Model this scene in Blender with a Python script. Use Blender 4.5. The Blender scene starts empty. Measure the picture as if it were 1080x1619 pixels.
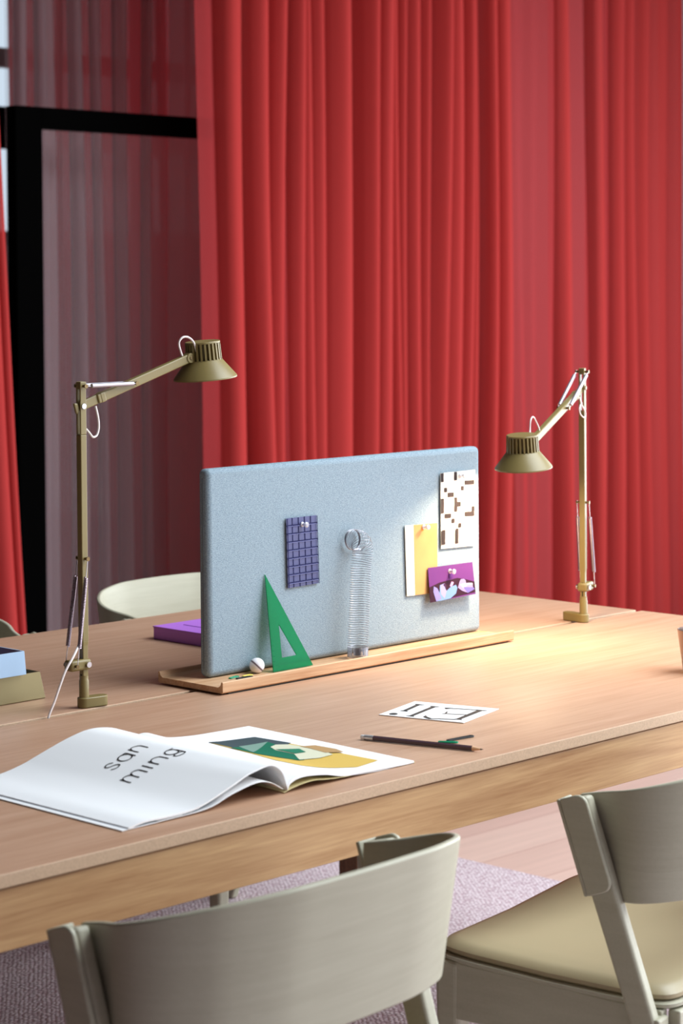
import bpy, math, random
from mathutils import Vector, Matrix
random.seed(7)
scn = bpy.context.scene
col = scn.collection
R = math.radians

# ------------------------------------------------------------------ camera
FPX, CY, PITCH, ROLL, YAW = 3467.231, 535.5665, 0.0217136, -0.0076229, 0.7753233
T = 0.73                                   # table height
CAM = Vector((0.0, 0.0, T + 0.64))
fw = Vector((math.cos(YAW)*math.cos(PITCH), math.sin(YAW)*math.cos(PITCH), -math.sin(PITCH)))
_r = fw.cross(Vector((0, 0, 1))).normalized(); _u = _r.cross(fw)
rt = _r*math.cos(ROLL) + _u*math.sin(ROLL)
up = -_r*math.sin(ROLL) + _u*math.cos(ROLL)
cam = bpy.data.cameras.new('camera'); camo = bpy.data.objects.new('camera', cam); col.objects.link(camo)
m = Matrix.Identity(4)
for i in range(3):
    m[i][0] = rt[i]; m[i][1] = up[i]; m[i][2] = -fw[i]; m[i][3] = CAM[i]
camo.matrix_world = m
cam.sensor_width = 36.0; cam.lens = FPX*36.0/1619.0
cam.shift_y = -(809.5 - CY)/1619.0
cam.clip_start = 0.05; cam.clip_end = 200
cam.dof.use_dof = True; cam.dof.focus_distance = 3.45; cam.dof.aperture_fstop = 7.1
scn.camera = camo

def at(px, py, z=None, Y=None, X=None):
    """world point where the sight line through a photo pixel meets a plane"""
    d = fw + rt*((px-540)/FPX) - up*((py-CY)/FPX)
    if z is not None: t = (z-CAM.z)/d.z
    elif Y is not None: t = (Y-CAM.y)/d.y
    else: t = (X-CAM.x)/d.x
    return CAM + d*t

# ------------------------------------------------------------------ world, light, exposure
w = bpy.data.worlds.new('world'); scn.world = w; w.use_nodes = True
bg = w.node_tree.nodes['Background']
bg.inputs[0].default_value = (0.72, 0.86, 1.0, 1); bg.inputs[1].default_value = 0.85
def area(name, loc, target, sx, sy, power, color, shape='RECTANGLE', spread=180):
    l = bpy.data.lights.new(name, 'AREA'); l.shape = shape; l.size = sx; l.size_y = sy
    l.energy = power; l.color = color; l.spread = R(spread)
    o = bpy.data.objects.new(name, l); col.objects.link(o)
    o.location = loc; d = (Vector(target)-Vector(loc)).normalized()
    o.rotation_euler = d.to_track_quat('-Z', 'Y').to_euler()
    return o
area('skylight', (4.4, 0.6, 3.22), (4.4, 0.6, 0), 3.0, 3.0, 290, (0.86, 0.94, 1.0))
area('side_window_light', (7.58, 1.1, 1.25), (0, 1.1, 1.0), 6.2, 2.2, 300, (0.88, 0.94, 1.0))
area('front_fill_light', (4.5, -2.45, 1.4), (2.8, 3.0, 0.7), 4.0, 2.2, 50, (0.80, 0.90, 1.0))  # added fill from behind the camera, no known source there
area('back_window_light', (6.0, 7.3, 2.2), (5.2, 5.6, 1.2), 2.0, 1.2, 11, (0.86, 0.94, 1.0))
scn.view_settings.view_transform = 'Standard'; scn.view_settings.look = 'None'
scn.view_settings.exposure = 0.12; scn.view_settings.gamma = 1.0; scn.view_settings.use_curve_mapping = False
scn.cycles.transparent_max_bounces = 24; scn.cycles.max_bounces = 10
scn.cycles.caustics_reflective = False; scn.cycles.caustics_refractive = False

# ------------------------------------------------------------------ materials
def lin(c):
    f = lambda v: v/12.92 if v <= 0.04045 else ((v+0.055)/1.055)**2.4
    return tuple(f(x/255.0) for x in c) + (1.0,)
def newmat(name):
    mt = bpy.data.materials.new(name); mt.use_nodes = True
    nt = mt.node_tree
    return mt, nt, nt.nodes['Principled BSDF']
def mat(name, c, rough=0.5, metal=0.0, bump=0.0, bscale=300.0, spec=0.5, trans=0.0, var=0.0):
    mt, nt, b = newmat(name)
    b.inputs['Base Color'].default_value = lin(c); b.inputs['Roughness'].default_value = rough
    b.inputs['Metallic'].default_value = metal; b.inputs['Specular IOR Level'].default_value = spec
    b.inputs['Transmission Weight'].default_value = trans
    if bump or var:
        tc = nt.nodes.new('ShaderNodeTexCoord'); n = nt.nodes.new('ShaderNodeTexNoise')
        n.inputs['Scale'].default_value = bscale; n.inputs['Detail'].default_value = 3
        nt.links.new(tc.outputs['Object'], n.inputs['Vector'])
        if bump:
            bp = nt.nodes.new('ShaderNodeBump'); bp.inputs['Strength'].default_value = bump; bp.inputs['Distance'].default_value = 0.001
            nt.links.new(n.outputs[0], bp.inputs['Height']); nt.links.new(bp.outputs[0], b.inputs['Normal'])
        if var:
            mx = nt.nodes.new('ShaderNodeMixRGB'); mx.blend_type = 'MULTIPLY'; mx.inputs[0].default_value = 1
            mx.inputs[1].default_value = lin(c)
            rp = nt.nodes.new('ShaderNodeMapRange'); rp.inputs[3].default_value = 1-var; rp.inputs[4].default_value = 1+var
            nt.links.new(n.outputs[0], rp.inputs[0]); nt.links.new(rp.outputs[0], mx.inputs[2])
            nt.links.new(mx.outputs[0], b.inputs['Base Color'])
    return mt
def wood(name, c1, c2, scale=(3, 60, 60), rough=0.5, bump=0.05, fine=260.0, warp=0.0):
    """grain stretched along the x axis of the object"""
    mt, nt, b = newmat(name); b.inputs['Roughness'].default_value = rough; b.inputs['Specular IOR Level'].default_value = 0.35
    tc = nt.nodes.new('ShaderNodeTexCoord'); mp = nt.nodes.new('ShaderNodeMapping'); mp.inputs['Scale'].default_value = scale
    n = nt.nodes.new('ShaderNodeTexNoise'); n.inputs['Scale'].default_value = 1; n.inputs['Detail'].default_value = 6; n.inputs['Roughness'].default_value = 0.62; n.inputs['Distortion'].default_value = warp
    mp2 = nt.nodes.new('ShaderNodeMapping'); mp2.inputs['Scale'].default_value = (12, fine, fine)
    n2 = nt.nodes.new('ShaderNodeTexNoise'); n2.inputs['Scale'].default_value = 1; n2.inputs['Detail'].default_value = 2
    nt.links.new(tc.outputs['Object'], mp.inputs[0]); nt.links.new(mp.outputs[0], n.inputs['Vector'])
    nt.links.new(tc.outputs['Object'], mp2.inputs[0]); nt.links.new(mp2.outputs[0], n2.inputs['Vector'])
    ad = nt.nodes.new('ShaderNodeMath'); ad.operation = 'MULTIPLY_ADD'; ad.inputs[1].default_value = 0.35
    nt.links.new(n2.outputs[0], ad.inputs[0]); nt.links.new(n.outputs[0], ad.inputs[2])
    rp = nt.nodes.new('ShaderNodeValToRGB'); e = rp.color_ramp.elements
    e[0].position = 0.42; e[0].color = lin(c2); e[1].position = 0.88; e[1].color = lin(c1)
    nt.links.new(ad.outputs[0], rp.inputs[0]); nt.links.new(rp.outputs[0], b.inputs['Base Color'])
    if bump:
        bp = nt.nodes.new('ShaderNodeBump'); bp.inputs['Strength'].default_value = bump; bp.inputs['Distance'].default_value = 0.001
        nt.links.new(ad.outputs[0], bp.inputs['Height']); nt.links.new(bp.outputs[0], b.inputs['Normal'])
    return mt
def sheer(name, c, transp, translucent=0.45, weave=True, tint=None):
    mt = bpy.data.materials.new(name); mt.use_nodes = True; nt = mt.node_tree; nt.nodes.clear()
    o = nt.nodes.new('ShaderNodeOutputMaterial'); d = nt.nodes.new('ShaderNodeBsdfDiffuse'); t = nt.nodes.new('ShaderNodeBsdfTranslucent')
    tr = nt.nodes.new('ShaderNodeBsdfTransparent'); m1 = nt.nodes.new('ShaderNodeMixShader'); m2 = nt.nodes.new('ShaderNodeMixShader')
    d.inputs[0].default_value = lin(c); t.inputs[0].default_value = lin(c); tr.inputs[0].default_value = lin(tint) if tint else (1, 1, 1, 1)
    m1.inputs[0].default_value = translucent; m2.inputs[0].default_value = transp
    nt.links.new(d.outputs[0], m1.inputs[1]); nt.links.new(t.outputs[0], m1.inputs[2])
    nt.links.new(m1.outputs[0], m2.inputs[1]); nt.links.new(tr.outputs[0], m2.inputs[2]); nt.links.new(m2.outputs[0], o.inputs[0])
    return mt

M = {}
M['top'] = wood('veneer_top', (194, 156, 129), (174, 133, 105), (4, 70, 70), 0.42, 0.04, 420)
M['top_edge'] = mat('veneer_edge', (196, 164, 134), 0.6, bump=0.25, bscale=420, var=0.22)
M['oak'] = wood('oak', (202, 162, 116), (158, 112, 72), (2.2, 34, 34), 0.5, 0.05, 300, 0.8)
M['tray'] = wood('tray_oak', (214, 176, 138), (178, 128, 88), (5, 90, 90), 0.5, 0.05, 420, 0.4)
M['leg_wood'] = wood('leg_oak', (150, 108, 80), (96, 62, 46), (60, 60, 5), 0.5, 0.05, 200)
M['khaki'] = mat('khaki_metal', (128, 112, 66), 0.42, bump=0.05, bscale=900, spec=0.5)
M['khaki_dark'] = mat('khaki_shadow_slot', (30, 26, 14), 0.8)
M['steel'] = mat('steel', (205, 200, 205), 0.25, 1.0)
M['spring'] = mat('spring_steel', (168, 150, 158), 0.35, 0.9)
M['tube_steel'] = mat('brushed_tube', (176, 170, 176), 0.45, 0.8)
M['coil_wire'] = mat('coil_wire', (150, 150, 158), 0.35, 1.0)
M['screw'] = mat('screw_metal', (120, 100, 70), 0.35, 1.0)
M['white_cable'] = mat('white_cable', (236, 226, 222), 0.45)
M['white_inner'] = mat('reflector_white', (240, 236, 226), 0.6)
M['paint'] = wood('painted_wood', (181, 177, 156), (169, 164, 143), (8, 8, 60), 0.45, 0.10, 260)
M['paint_shell'] = wood('painted_veneer', (181, 177, 156), (172, 167, 146), (6, 6, 120), 0.45, 0.14, 200)
M['leather'] = mat('seat_leather', (164, 149, 116), 0.42, bump=0.05, bscale=700, var=0.04)
M['red'] = sheer('red_curtain_fabric', (186, 64, 62), 0.05, 0.32)
M['red_sheer'] = sheer('red_sheer_fabric', (204, 78, 80), 0.34, 0.45, tint=(255, 190, 185))
M['red_back'] = sheer('red_back_fabric', (186, 60, 66), 0.02, 0.5)
M['grey_dense'] = sheer('grey_sheer_fold', (180, 158, 162), 0.26, 0.35)
M['grey_sheer'] = sheer('grey_sheer_fabric', (176, 150, 152), 0.74, 0.4)
M['black'] = mat('black_frame', (4, 4, 4), 0.9, spec=0.0)
M['navy'] = mat('navy_print', (68, 72, 118), 0.5)
M['paper'] = mat('paper_white', (248, 248, 248), 0.6)
M['paper2'] = mat('paper_grey', (206, 212, 220), 0.7)
M['paper_edge'] = mat('paper_print_grey', (128, 138, 146), 0.7)
M['ink'] = mat('black_ink', (28, 24, 26), 0.55)
def flat(c, r=0.5):
    k = 'print_%d_%d_%d' % c
    if k not in M: M[k] = mat(k, c, .8, spec=.12)
    return M[k]
M['purple'] = mat('purple_card', (188, 120, 226), 0.55, bump=0.05, bscale=500)
M['brass'] = mat('brass_tray', (134, 120, 86), 0.38, 0.75)
M['blue'] = mat('blue_card', (176, 206, 236), 0.55)
M['mauve'] = mat('mauve_lining', (150, 140, 168), 0.6)
M['cup'] = mat('smoky_metal', (150, 128, 118), 0.3, 0.85)
M['ceramic'] = mat('polished_white_stone', (240, 236, 240), 0.25)
M['pencil'] = mat('pencil_lacquer', (78, 58, 66), 0.25)
M['pencil2'] = mat('pencil_lacquer_face', (96, 62, 60), 0.25)
M['pencil_wood'] = mat('pencil_wood', (222, 178, 136), 0.6)
M['graphite'] = mat('graphite', (40, 38, 40), 0.35)
M['silver'] = mat('silver_band', (210, 208, 208), 0.3, 0.6)
M['eraser'] = mat('eraser_white', (232, 230, 228), 0.7)
M['green_clip'] = mat('green_plastic', (20, 140, 100), 0.3)
M['black_clip'] = mat('black_wire', (24, 24, 22), 0.3)
M['yellow_clip'] = mat('yellow_plastic', (222, 200, 90), 0.3)
M['blue_clip'] = mat('blue_plastic', (110, 150, 200), 0.3)
M['plaster'] = mat('plaster', (196, 190, 200), 0.8, bump=0.05, bscale=60)
M['dark_wall'] = mat('dark_wall', (92, 74, 74), 0.85)
M['dark_ceil'] = mat('ceiling_paint', (90, 86, 86), 0.9)
# fabric of the screen
def fabric_mat():
    mt, nt, b = newmat('woven_screen_fabric'); b.inputs['Roughness'].default_value = 0.9; b.inputs['Specular IOR Level'].default_value = 0.1
    tc = nt.nodes.new('ShaderNodeTexCoord')
    def nz(sc, d=2):
        mp = nt.nodes.new('ShaderNodeMapping'); mp.inputs['Scale'].default_value = sc
        n = nt.nodes.new('ShaderNodeTexNoise'); n.inputs['Scale'].default_value = 1; n.inputs['Detail'].default_value = d
        nt.links.new(tc.outputs['Object'], mp.inputs[0]); nt.links.new(mp.outputs[0], n.inputs['Vector']); return n
    a = nz((260, 260, 1100)); c = nz((900, 900, 900), 1)
    ad = nt.nodes.new('ShaderNodeMath'); ad.operation = 'ADD'
    nt.links.new(a.outputs[0], ad.inputs[0]); nt.links.new(c.outputs[0], ad.inputs[1])
    rp = nt.nodes.new('ShaderNodeValToRGB'); e = rp.color_ramp.elements
    e[0].position = 0.72; e[0].color = lin((120, 137, 148)); e[1].position = 1.22 if False else 1.0; e[1].color = lin((154, 170, 180))
    mr = nt.nodes.new('ShaderNodeMapRange'); mr.inputs[1].default_value = 0.6; mr.inputs[2].default_value = 1.4
    nt.links.new(ad.outputs[0], mr.inputs[0]); e[0].position = 0.2; e[1].position = 0.75
    nt.links.new(mr.outputs[0], rp.inputs[0]); nt.links.new(rp.outputs[0], b.inputs['Base Color'])
    bp = nt.nodes.new('ShaderNodeBump'); bp.inputs['Strength'].default_value = 0.4; bp.inputs['Distance'].default_value = 0.001
    nt.links.new(ad.outputs[0], bp.inputs['Height']); nt.links.new(bp.outputs[0], b.inputs['Normal'])
    return mt
M['fabric'] = fabric_mat()
def rug_mat():
    mt, nt, b = newmat('woven_rug'); b.inputs['Roughness'].default_value = 0.95; b.inputs['Specular IOR Level'].default_value = 0.05
    tc = nt.nodes.new('ShaderNodeTexCoord'); mp = nt.nodes.new('ShaderNodeMapping'); mp.inputs['Scale'].default_value = (105, 150, 1)
    mp.inputs['Rotation'].default_value = (0, 0, 0.5)
    v = nt.nodes.new('ShaderNodeTexVoronoi'); v.inputs['Scale'].default_value = 1; v.inputs['Randomness'].default_value = 0.55
    nt.links.new(tc.outputs['Object'], mp.inputs[0]); nt.links.new(mp.outputs[0], v.inputs['Vector'])
    rp = nt.nodes.new('ShaderNodeValToRGB'); e = rp.color_ramp.elements
    e[0].position = 0.25; e[0].color = lin((206, 193, 196)); e[1].position = 0.75; e[1].color = lin((166, 141, 146))
    nt.links.new(v.outputs['Distance'], rp.inputs[0]); nt.links.new(rp.outputs[0], b.inputs['Base Color'])
    bp = nt.nodes.new('ShaderNodeBump'); bp.invert = True; bp.inputs['Strength'].default_value = 0.6; bp.inputs['Distance'].default_value = 0.003
    nt.links.new(v.outputs['Distance'], bp.inputs['Height']); nt.links.new(bp.outputs[0], b.inputs['Normal'])
    return mt
M['rug'] = rug_mat()
def floor_mat():
    mt, nt, b = newmat('pale_plank_floor'); b.inputs['Roughness'].default_value = 0.45
    tc = nt.nodes.new('ShaderNodeTexCoord'); br = nt.nodes.new('ShaderNodeTexBrick')
    br.inputs['Scale'].default_value = 1; br.inputs['Brick Width'].default_value = 1.9; br.inputs['Row Height'].default_value = 0.19
    br.inputs['Mortar Size'].default_value = 0.0015; br.offset = 0.37
    br.inputs['Color1'].default_value = lin((206, 180, 165)); br.inputs['Color2'].default_value = lin((194, 164, 150)); br.inputs['Mortar'].default_value = lin((170, 132, 120))
    mp = nt.nodes.new('ShaderNodeMapping'); mp.inputs['Scale'].default_value = (2, 40, 40)
    n = nt.nodes.new('ShaderNodeTexNoise'); n.inputs['Scale'].default_value = 1; n.inputs['Detail'].default_value = 4
    nt.links.new(tc.outputs['Object'], br.inputs['Vector']); nt.links.new(tc.outputs['Object'], mp.inputs[0]); nt.links.new(mp.outputs[0], n.inputs['Vector'])
    mx = nt.nodes.new('ShaderNodeMixRGB'); mx.blend_type = 'MULTIPLY'; mx.inputs[0].default_value = 1
    mr = nt.nodes.new('ShaderNodeMapRange'); mr.inputs[3].default_value = 0.85; mr.inputs[4].default_value = 1.12
    nt.links.new(n.outputs[0], mr.inputs[0]); nt.links.new(br.outputs[0], mx.inputs[1]); nt.links.new(mr.outputs[0], mx.inputs[2])
    nt.links.new(mx.outputs[0], b.inputs['Base Color'])
    return mt
M['floor'] = floor_mat()
def glass_mat(name, c, transp, gloss=0.06):
    mt = bpy.data.materials.new(name); mt.use_nodes = True; nt = mt.node_tree; nt.nodes.clear()
    o = nt.nodes.new('ShaderNodeOutputMaterial'); tr = nt.nodes.new('ShaderNodeBsdfTransparent'); g = nt.nodes.new('ShaderNodeBsdfGlossy')
    d = nt.nodes.new('ShaderNodeBsdfDiffuse'); m1 = nt.nodes.new('ShaderNodeMixShader'); m2 = nt.nodes.new('ShaderNodeMixShader')
    d.inputs[0].default_value = lin(c); g.inputs[1].default_value = 0.05; m1.inputs[0].default_value = gloss; m2.inputs[0].default_value = transp
    tr.inputs[0].default_value = (1, 1, 1, 1)
    nt.links.new(d.outputs[0], m1.inputs[1]); nt.links.new(g.outputs[0], m1.inputs[2])
    nt.links.new(m1.outputs[0], m2.inputs[1]); nt.links.new(tr.outputs[0], m2.inputs[2]); nt.links.new(m2.outputs[0], o.inputs[0])
    return mt
M['pane'] = glass_mat('pane_glass', (190, 180, 184), 0.962, 0.02)  # pale diffuse share stands in for light reflected in the glass
M['clear_plastic'] = glass_mat('clear_plastic', (226, 226, 236), 0.35, 0.35)
def green_plastic():
    mt = bpy.data.materials.new('translucent_green_plastic'); mt.use_nodes = True; nt = mt.node_tree; nt.nodes.clear()
    o = nt.nodes.new('ShaderNodeOutputMaterial'); tr = nt.nodes.new('ShaderNodeBsdfTransparent'); p = nt.nodes.new('ShaderNodeBsdfPrincipled')
    p.inputs['Base Color'].default_value = lin((0, 138, 84)); p.inputs['Roughness'].default_value = 0.15
    tr.inputs[0].default_value = (0.03, 0.66, 0.40, 1); mx = nt.nodes.new('ShaderNodeMixShader'); mx.inputs[0].default_value = 0.5
    nt.links.new(p.outputs[0], mx.inputs[1]); nt.links.new(tr.outputs[0], mx.inputs[2]); nt.links.new(mx.outputs[0], o.inputs[0])
    return mt
M['green'] = green_plastic()

# ------------------------------------------------------------------ mesh builder
class MB:
    def __init__(s): s.v = []; s.f = []; s.mi = []; s.mats = []
    def _m(s, m):
        if m is None: m = M['paper']
        if m not in s.mats: s.mats.append(m)
        return s.mats.index(m)
    def add(s, vs, fs, m=None):
        k = len(s.v); i = s._m(m)
        s.v += [tuple(v) for v in vs]; s.f += [tuple(k+j for j in f) for f in fs]; s.mi += [i]*len(fs)
    def box(s, c, d, m=None, rot=None):
        hx, hy, hz = d[0]/2, d[1]/2, d[2]/2; c = Vector(c)
        vs = [Vector((x, y, z)) for z in (-hz, hz) for x, y in ((-hx, -hy), (hx, -hy), (hx, hy), (-hx, hy))]
        if rot: vs = [rot @ v for v in vs]
        s.add([c+v for v in vs], [(3, 2, 1, 0), (4, 5, 6, 7), (0, 1, 5, 4), (1, 2, 6, 5), (2, 3, 7, 6), (3, 0, 4, 7)], m)
    def hull8(s, bot, top, m=None):
        s.add(list(bot)+list(top), [(3, 2, 1, 0), (4, 5, 6, 7), (0, 1, 5, 4), (1, 2, 6, 5), (2, 3, 7, 6), (3, 0, 4, 7)], m)
    def tube(s, pts, r, n=10, m=None, caps=True, rr=None, ref=None):
        pts = [Vector(p) for p in pts]; N = len(pts); vs = []; fs = []
        prev = None
        for i, p in enumerate(pts):
            t = (pts[min(i+1, N-1)]-pts[max(i-1, 0)]).normalized()
            if prev is None:
                a = Vector(ref) if ref else (Vector((0, 0, 1)) if abs(t.z) < 0.9 else Vector((1, 0, 0)))
            else: a = prev
            n1 = (a - t*a.dot(t)).normalized(); prev = n1; n2 = t.cross(n1)
            rad = rr[i] if rr else r
            for k in range(n):
                an = 2*math.pi*k/n; vs.append(p+(n1*math.cos(an)+n2*math.sin(an))*rad)
        for i in range(N-1):
            for k in range(n):
                fs.append((i*n+k, i*n+(k+1) % n, (i+1)*n+(k+1) % n, (i+1)*n+k))
        if caps: fs.append(tuple(range(n-1, -1, -1))); fs.append(tuple((N-1)*n+k for k in range(n)))
        s.add(vs, fs, m)
    def lathe(s, prof, o=(0, 0, 0), mat3=None, n=40, m=None, closed=False):
        o = Vector(o); vs = []; fs = []; N = len(prof)
        for r, z in prof:
            for k in range(n):
                a = 2*math.pi*k/n; v = Vector((r*math.cos(a), r*math.sin(a), z))
                vs.append(o+((mat3 @ v) if mat3 else v))
        for i in range(N-1 if not closed else N):
            j = (i+1) % N
            for k in range(n): fs.append((i*n+k, i*n+(k+1) % n, j*n+(k+1) % n, j*n+k))
        if not closed:
            if prof[0][0] > 1e-6: fs.append(tuple(range(n-1, -1, -1)))
            if prof[-1][0] > 1e-6: fs.append(tuple((N-1)*n+k for k in range(n)))
        s.add(vs, fs, m)
    def grid(s, P, m=None, thick=None):
        """P[i][j] points -> surface; thick: callable giving the offset of the second skin"""
        ni, nj = len(P), len(P[0]); vs = [p for row in P for p in row]; fs = []
        for i in range(ni-1):
            for j in range(nj-1): fs.append((i*nj+j, (i+1)*nj+j, (i+1)*nj+j+1, i*nj+j+1))
        if thick is not None:
            k = ni*nj; vs = vs + [thick(i, j, P[i][j]) for i in range(ni) for j in range(nj)]
            for i in range(ni-1):
                for j in range(nj-1): fs.append((k+i*nj+j, k+i*nj+j+1, k+(i+1)*nj+j+1, k+(i+1)*nj+j))
            for i in range(ni-1):
                fs.append((i*nj, k+i*nj, k+(i+1)*nj, (i+1)*nj)); fs.append((i*nj+nj-1, (i+1)*nj+nj-1, k+(i+1)*nj+nj-1, k+i*nj+nj-1))
            for j in range(nj-1):
                fs.append((j, j+1, k+j+1, k+j)); q = (ni-1)*nj; fs.append((q+j, k+q+j, k+q+j+1, q+j+1))
        s.add(vs, fs, m)
    def prism(s, poly, off, m=None):
        """polygon of 3D points extruded by the vector off"""
        n = len(poly); off = Vector(off); a = [Vector(p) for p in poly]; b = [p+off for p in a]
        s.add(a+b, [tuple(range(n-1, -1, -1)), tuple(range(n, 2*n))] + [(i, (i+1) % n, n+(i+1) % n, n+i) for i in range(n)], m)
    def build(s, name, parent=None, smooth=True, bevel=0.0, seg=2, origin=None, angle=0.6, fix=True):
        o0 = Vector(origin) if origin else Vector((0, 0, 0))
        me = bpy.data.meshes.new(name); me.from_pydata([tuple(Vector(v)-o0) for v in s.v], [], s.f)
        for mt in s.mats: me.materials.append(mt)
        for p, i in zip(me.polygons, s.mi): p.material_index = i
        if fix:
            import bmesh
            b = bmesh.new(); b.from_mesh(me); bmesh.ops.recalc_face_normals(b, faces=b.faces); b.to_mesh(me); b.free()
        if smooth:
            me.polygons.foreach_set('use_smooth', [True]*len(me.polygons)); me.set_sharp_from_angle(angle=angle)
        me.update()
        o = bpy.data.objects.new(name, me); col.objects.link(o)
        if parent:
            o.parent = parent
            pw = Matrix.Translation(-parent.location) if not parent.get('_local') else Matrix.Identity(4)
            par = parent.parent
            if par and not parent.get('_local'):
                pw = Matrix.Translation(-(par.location+parent.location))
            o.location = pw @ o0
        else: o.location = o0
        if bevel:
            bm_ = o.modifiers.new('bevel', 'BEVEL'); bm_.width = bevel; bm_.segments = seg; bm_.limit_method = 'ANGLE'; bm_.angle_limit = R(40)
            bm_.harden_normals = False
        return o
def tag(o, label, cat, group=None):
    o['label'] = label; o['category'] = cat
    if group: o['group'] = group
    return o
def thing(name, loc, label, cat, group=None):
    o = bpy.data.objects.new(name, None); o.empty_display_size = 0.05; col.objects.link(o); o.location = loc
    return tag(o, label, cat, group)
def struct(o): o['kind'] = 'structure'; return o
def one(mb, name, origin, label, cat, group=None, **k):
    return tag(mb.build(name, origin=origin, **k), label, cat, group)

# ------------------------------------------------------------------ room shell
b = MB(); b.box((2.06, 2.4, -0.05), (11.3, 10.2, 0.1), M['floor']); struct(b.build('floor', smooth=False))
X0, X1, Y0, Y1, HC = -3.5, 7.62, -2.6, 7.4, 3.25
b = MB(); wx0, wx1, wz0, wz1 = 4.9, 7.1, 1.57, 2.9      # window in the far wall
b.box(((X0+wx0)/2, Y1+.08, HC/2), (wx0-X0, .16, HC), M['dark_wall']); b.box(((X1+wx1)/2, Y1+.08, HC/2), (X1-wx1, .16, HC), M['dark_wall'])
b.box(((wx0+wx1)/2, Y1+.08, wz0/2), (wx1-wx0, .16, wz0), M['dark_wall']); b.box(((wx0+wx1)/2, Y1+.08, (wz1+HC)/2), (wx1-wx0, .16, HC-wz1), M['dark_wall'])
struct(b.build('wall_back', smooth=False))
wf = bpy.data.objects.new('window_1', None); col.objects.link(wf); wf.location = ((wx0+wx1)/2, Y1, wz0); struct(wf)
b = MB()
b.box(((wx0+wx1)/2, Y1, 2.06), (wx1-wx0, .08, .17), M['black']); b.box(((wx0+wx1)/2, Y1, 2.35), (wx1-wx0, .05, .08), M['dark_wall'])
for x in (wx0+.03, 6.3, wx1-.03): b.box((x, Y1, (wz0+wz1)/2), (.06, .08, wz1-wz0), M['black'])
for z in (wz0+.03, wz1-.03): b.box(((wx0+wx1)/2, Y1, z), (wx1-wx0, .08, .06), M['black'])
b.build('window_frame', wf, smooth=False)
b = MB(); b.box(((wx0+wx1)/2, Y1+.03, (wz0+wz1)/2), (wx1-wx0, .006, wz1-wz0), M['pane']); b.build('window_pane', wf, smooth=False)
b = MB(); sy0, sy1, sz0, sz1 = -2.1, 4.3, 0.1, 2.4       # big window in the right wall, outside the picture
b.box((X1+.08, (Y0+sy0)/2, HC/2), (.16, sy0-Y0, HC), M['plaster']); b.box((X1+.08, (Y1+sy1)/2, HC/2), (.16, Y1-sy1, HC), M['plaster'])
b.box((X1+.08, (sy0+sy1)/2, sz0/2), (.16, sy1-sy0, sz0), M['plaster']); b.box((X1+.08, (sy0+sy1)/2, (sz1+HC)/2), (.16, sy1-sy0, HC-sz1), M['plaster'])
struct(b.build('wall_right', smooth=False))
b = MB(); kx0, kx1, ky0, ky1 = 2.9, 5.9, -.9, 2.1       # skylight opening
b.box(((X0+kx0)/2, (Y0+Y1)/2, HC+.06), (kx0-X0, Y1-Y0, .12), M['dark_ceil']); b.box(((X1+kx1)/2, (Y0+Y1)/2, HC+.06), (X1-kx1, Y1-Y0, .12), M['dark_ceil'])
b.box(((kx0+kx1)/2, (Y0+ky0)/2, HC+.06), (kx1-kx0, ky0-Y0, .12), M['dark_ceil']); b.box(((kx0+kx1)/2, (Y1+ky1)/2, HC+.06), (kx1-kx0, Y1-ky1, .12), M['dark_ceil'])
struct(b.build('ceiling', smooth=False))
b = MB(); b.box((X0-.08, (Y0+Y1)/2, HC/2), (.16, Y1-Y0, HC), M['dark_wall']); struct(b.build('wall_left', smooth=False))
b = MB(); fx0, fx1, fz0, fz1 = 2.45, 6.55, .25, 2.55      # unseen opening added behind the camera for the front fill light
b.box(((X0+fx0)/2, Y0-.08, HC/2), (fx0-X0, .16, HC), M['plaster']); b.box(((X1+fx1)/2, Y0-.08, HC/2), (X1-fx1, .16, HC), M['plaster'])
b.box(((fx0+fx1)/2, Y0-.08, fz0/2), (fx1-fx0, .16, fz0), M['plaster']); b.box(((fx0+fx1)/2, Y0-.08, (fz1+HC)/2), (fx1-fx0, .16, HC-fz1), M['plaster'])
struct(b.build('wall_front', smooth=False))
b = MB()
for x in (fx0+.03, (fx0+fx1)/2, fx1-.03): b.box((x, Y0-.1, (fz0+fz1)/2), (.06, .06, fz1-fz0), M['black'])
for z in (fz0+.03, fz1-.03): b.box(((fx0+fx1)/2, Y0-.1, z), (fx1-fx0, .06, .06), M['black'])
struct(b.build('added_front_window', smooth=False))  # frame added around the opening of the front fill light
b = MB()
for y in (sy0+.03, (sy0+sy1)/2, sy1-.03): b.box((X1+.1, y, (sz0+sz1)/2), (.06, .06, sz1-sz0), M['black'])
for z in (sz0+.03, sz1-.03): b.box((X1+.1, (sy0+sy1)/2, z), (.06, sy1-sy0, .06), M['black'])
struct(b.build('window_2', smooth=False))

# ------------------------------------------------------------------ rug
b = MB(); b.box((1.55, 2.5, .006), (4.74, 5.2, .012), M['rug'])
one(b, 'rug', (1.55, 2.5, 0), 'pale pinkish grey woven rug under the table and chairs', 'rug', smooth=False)

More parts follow.
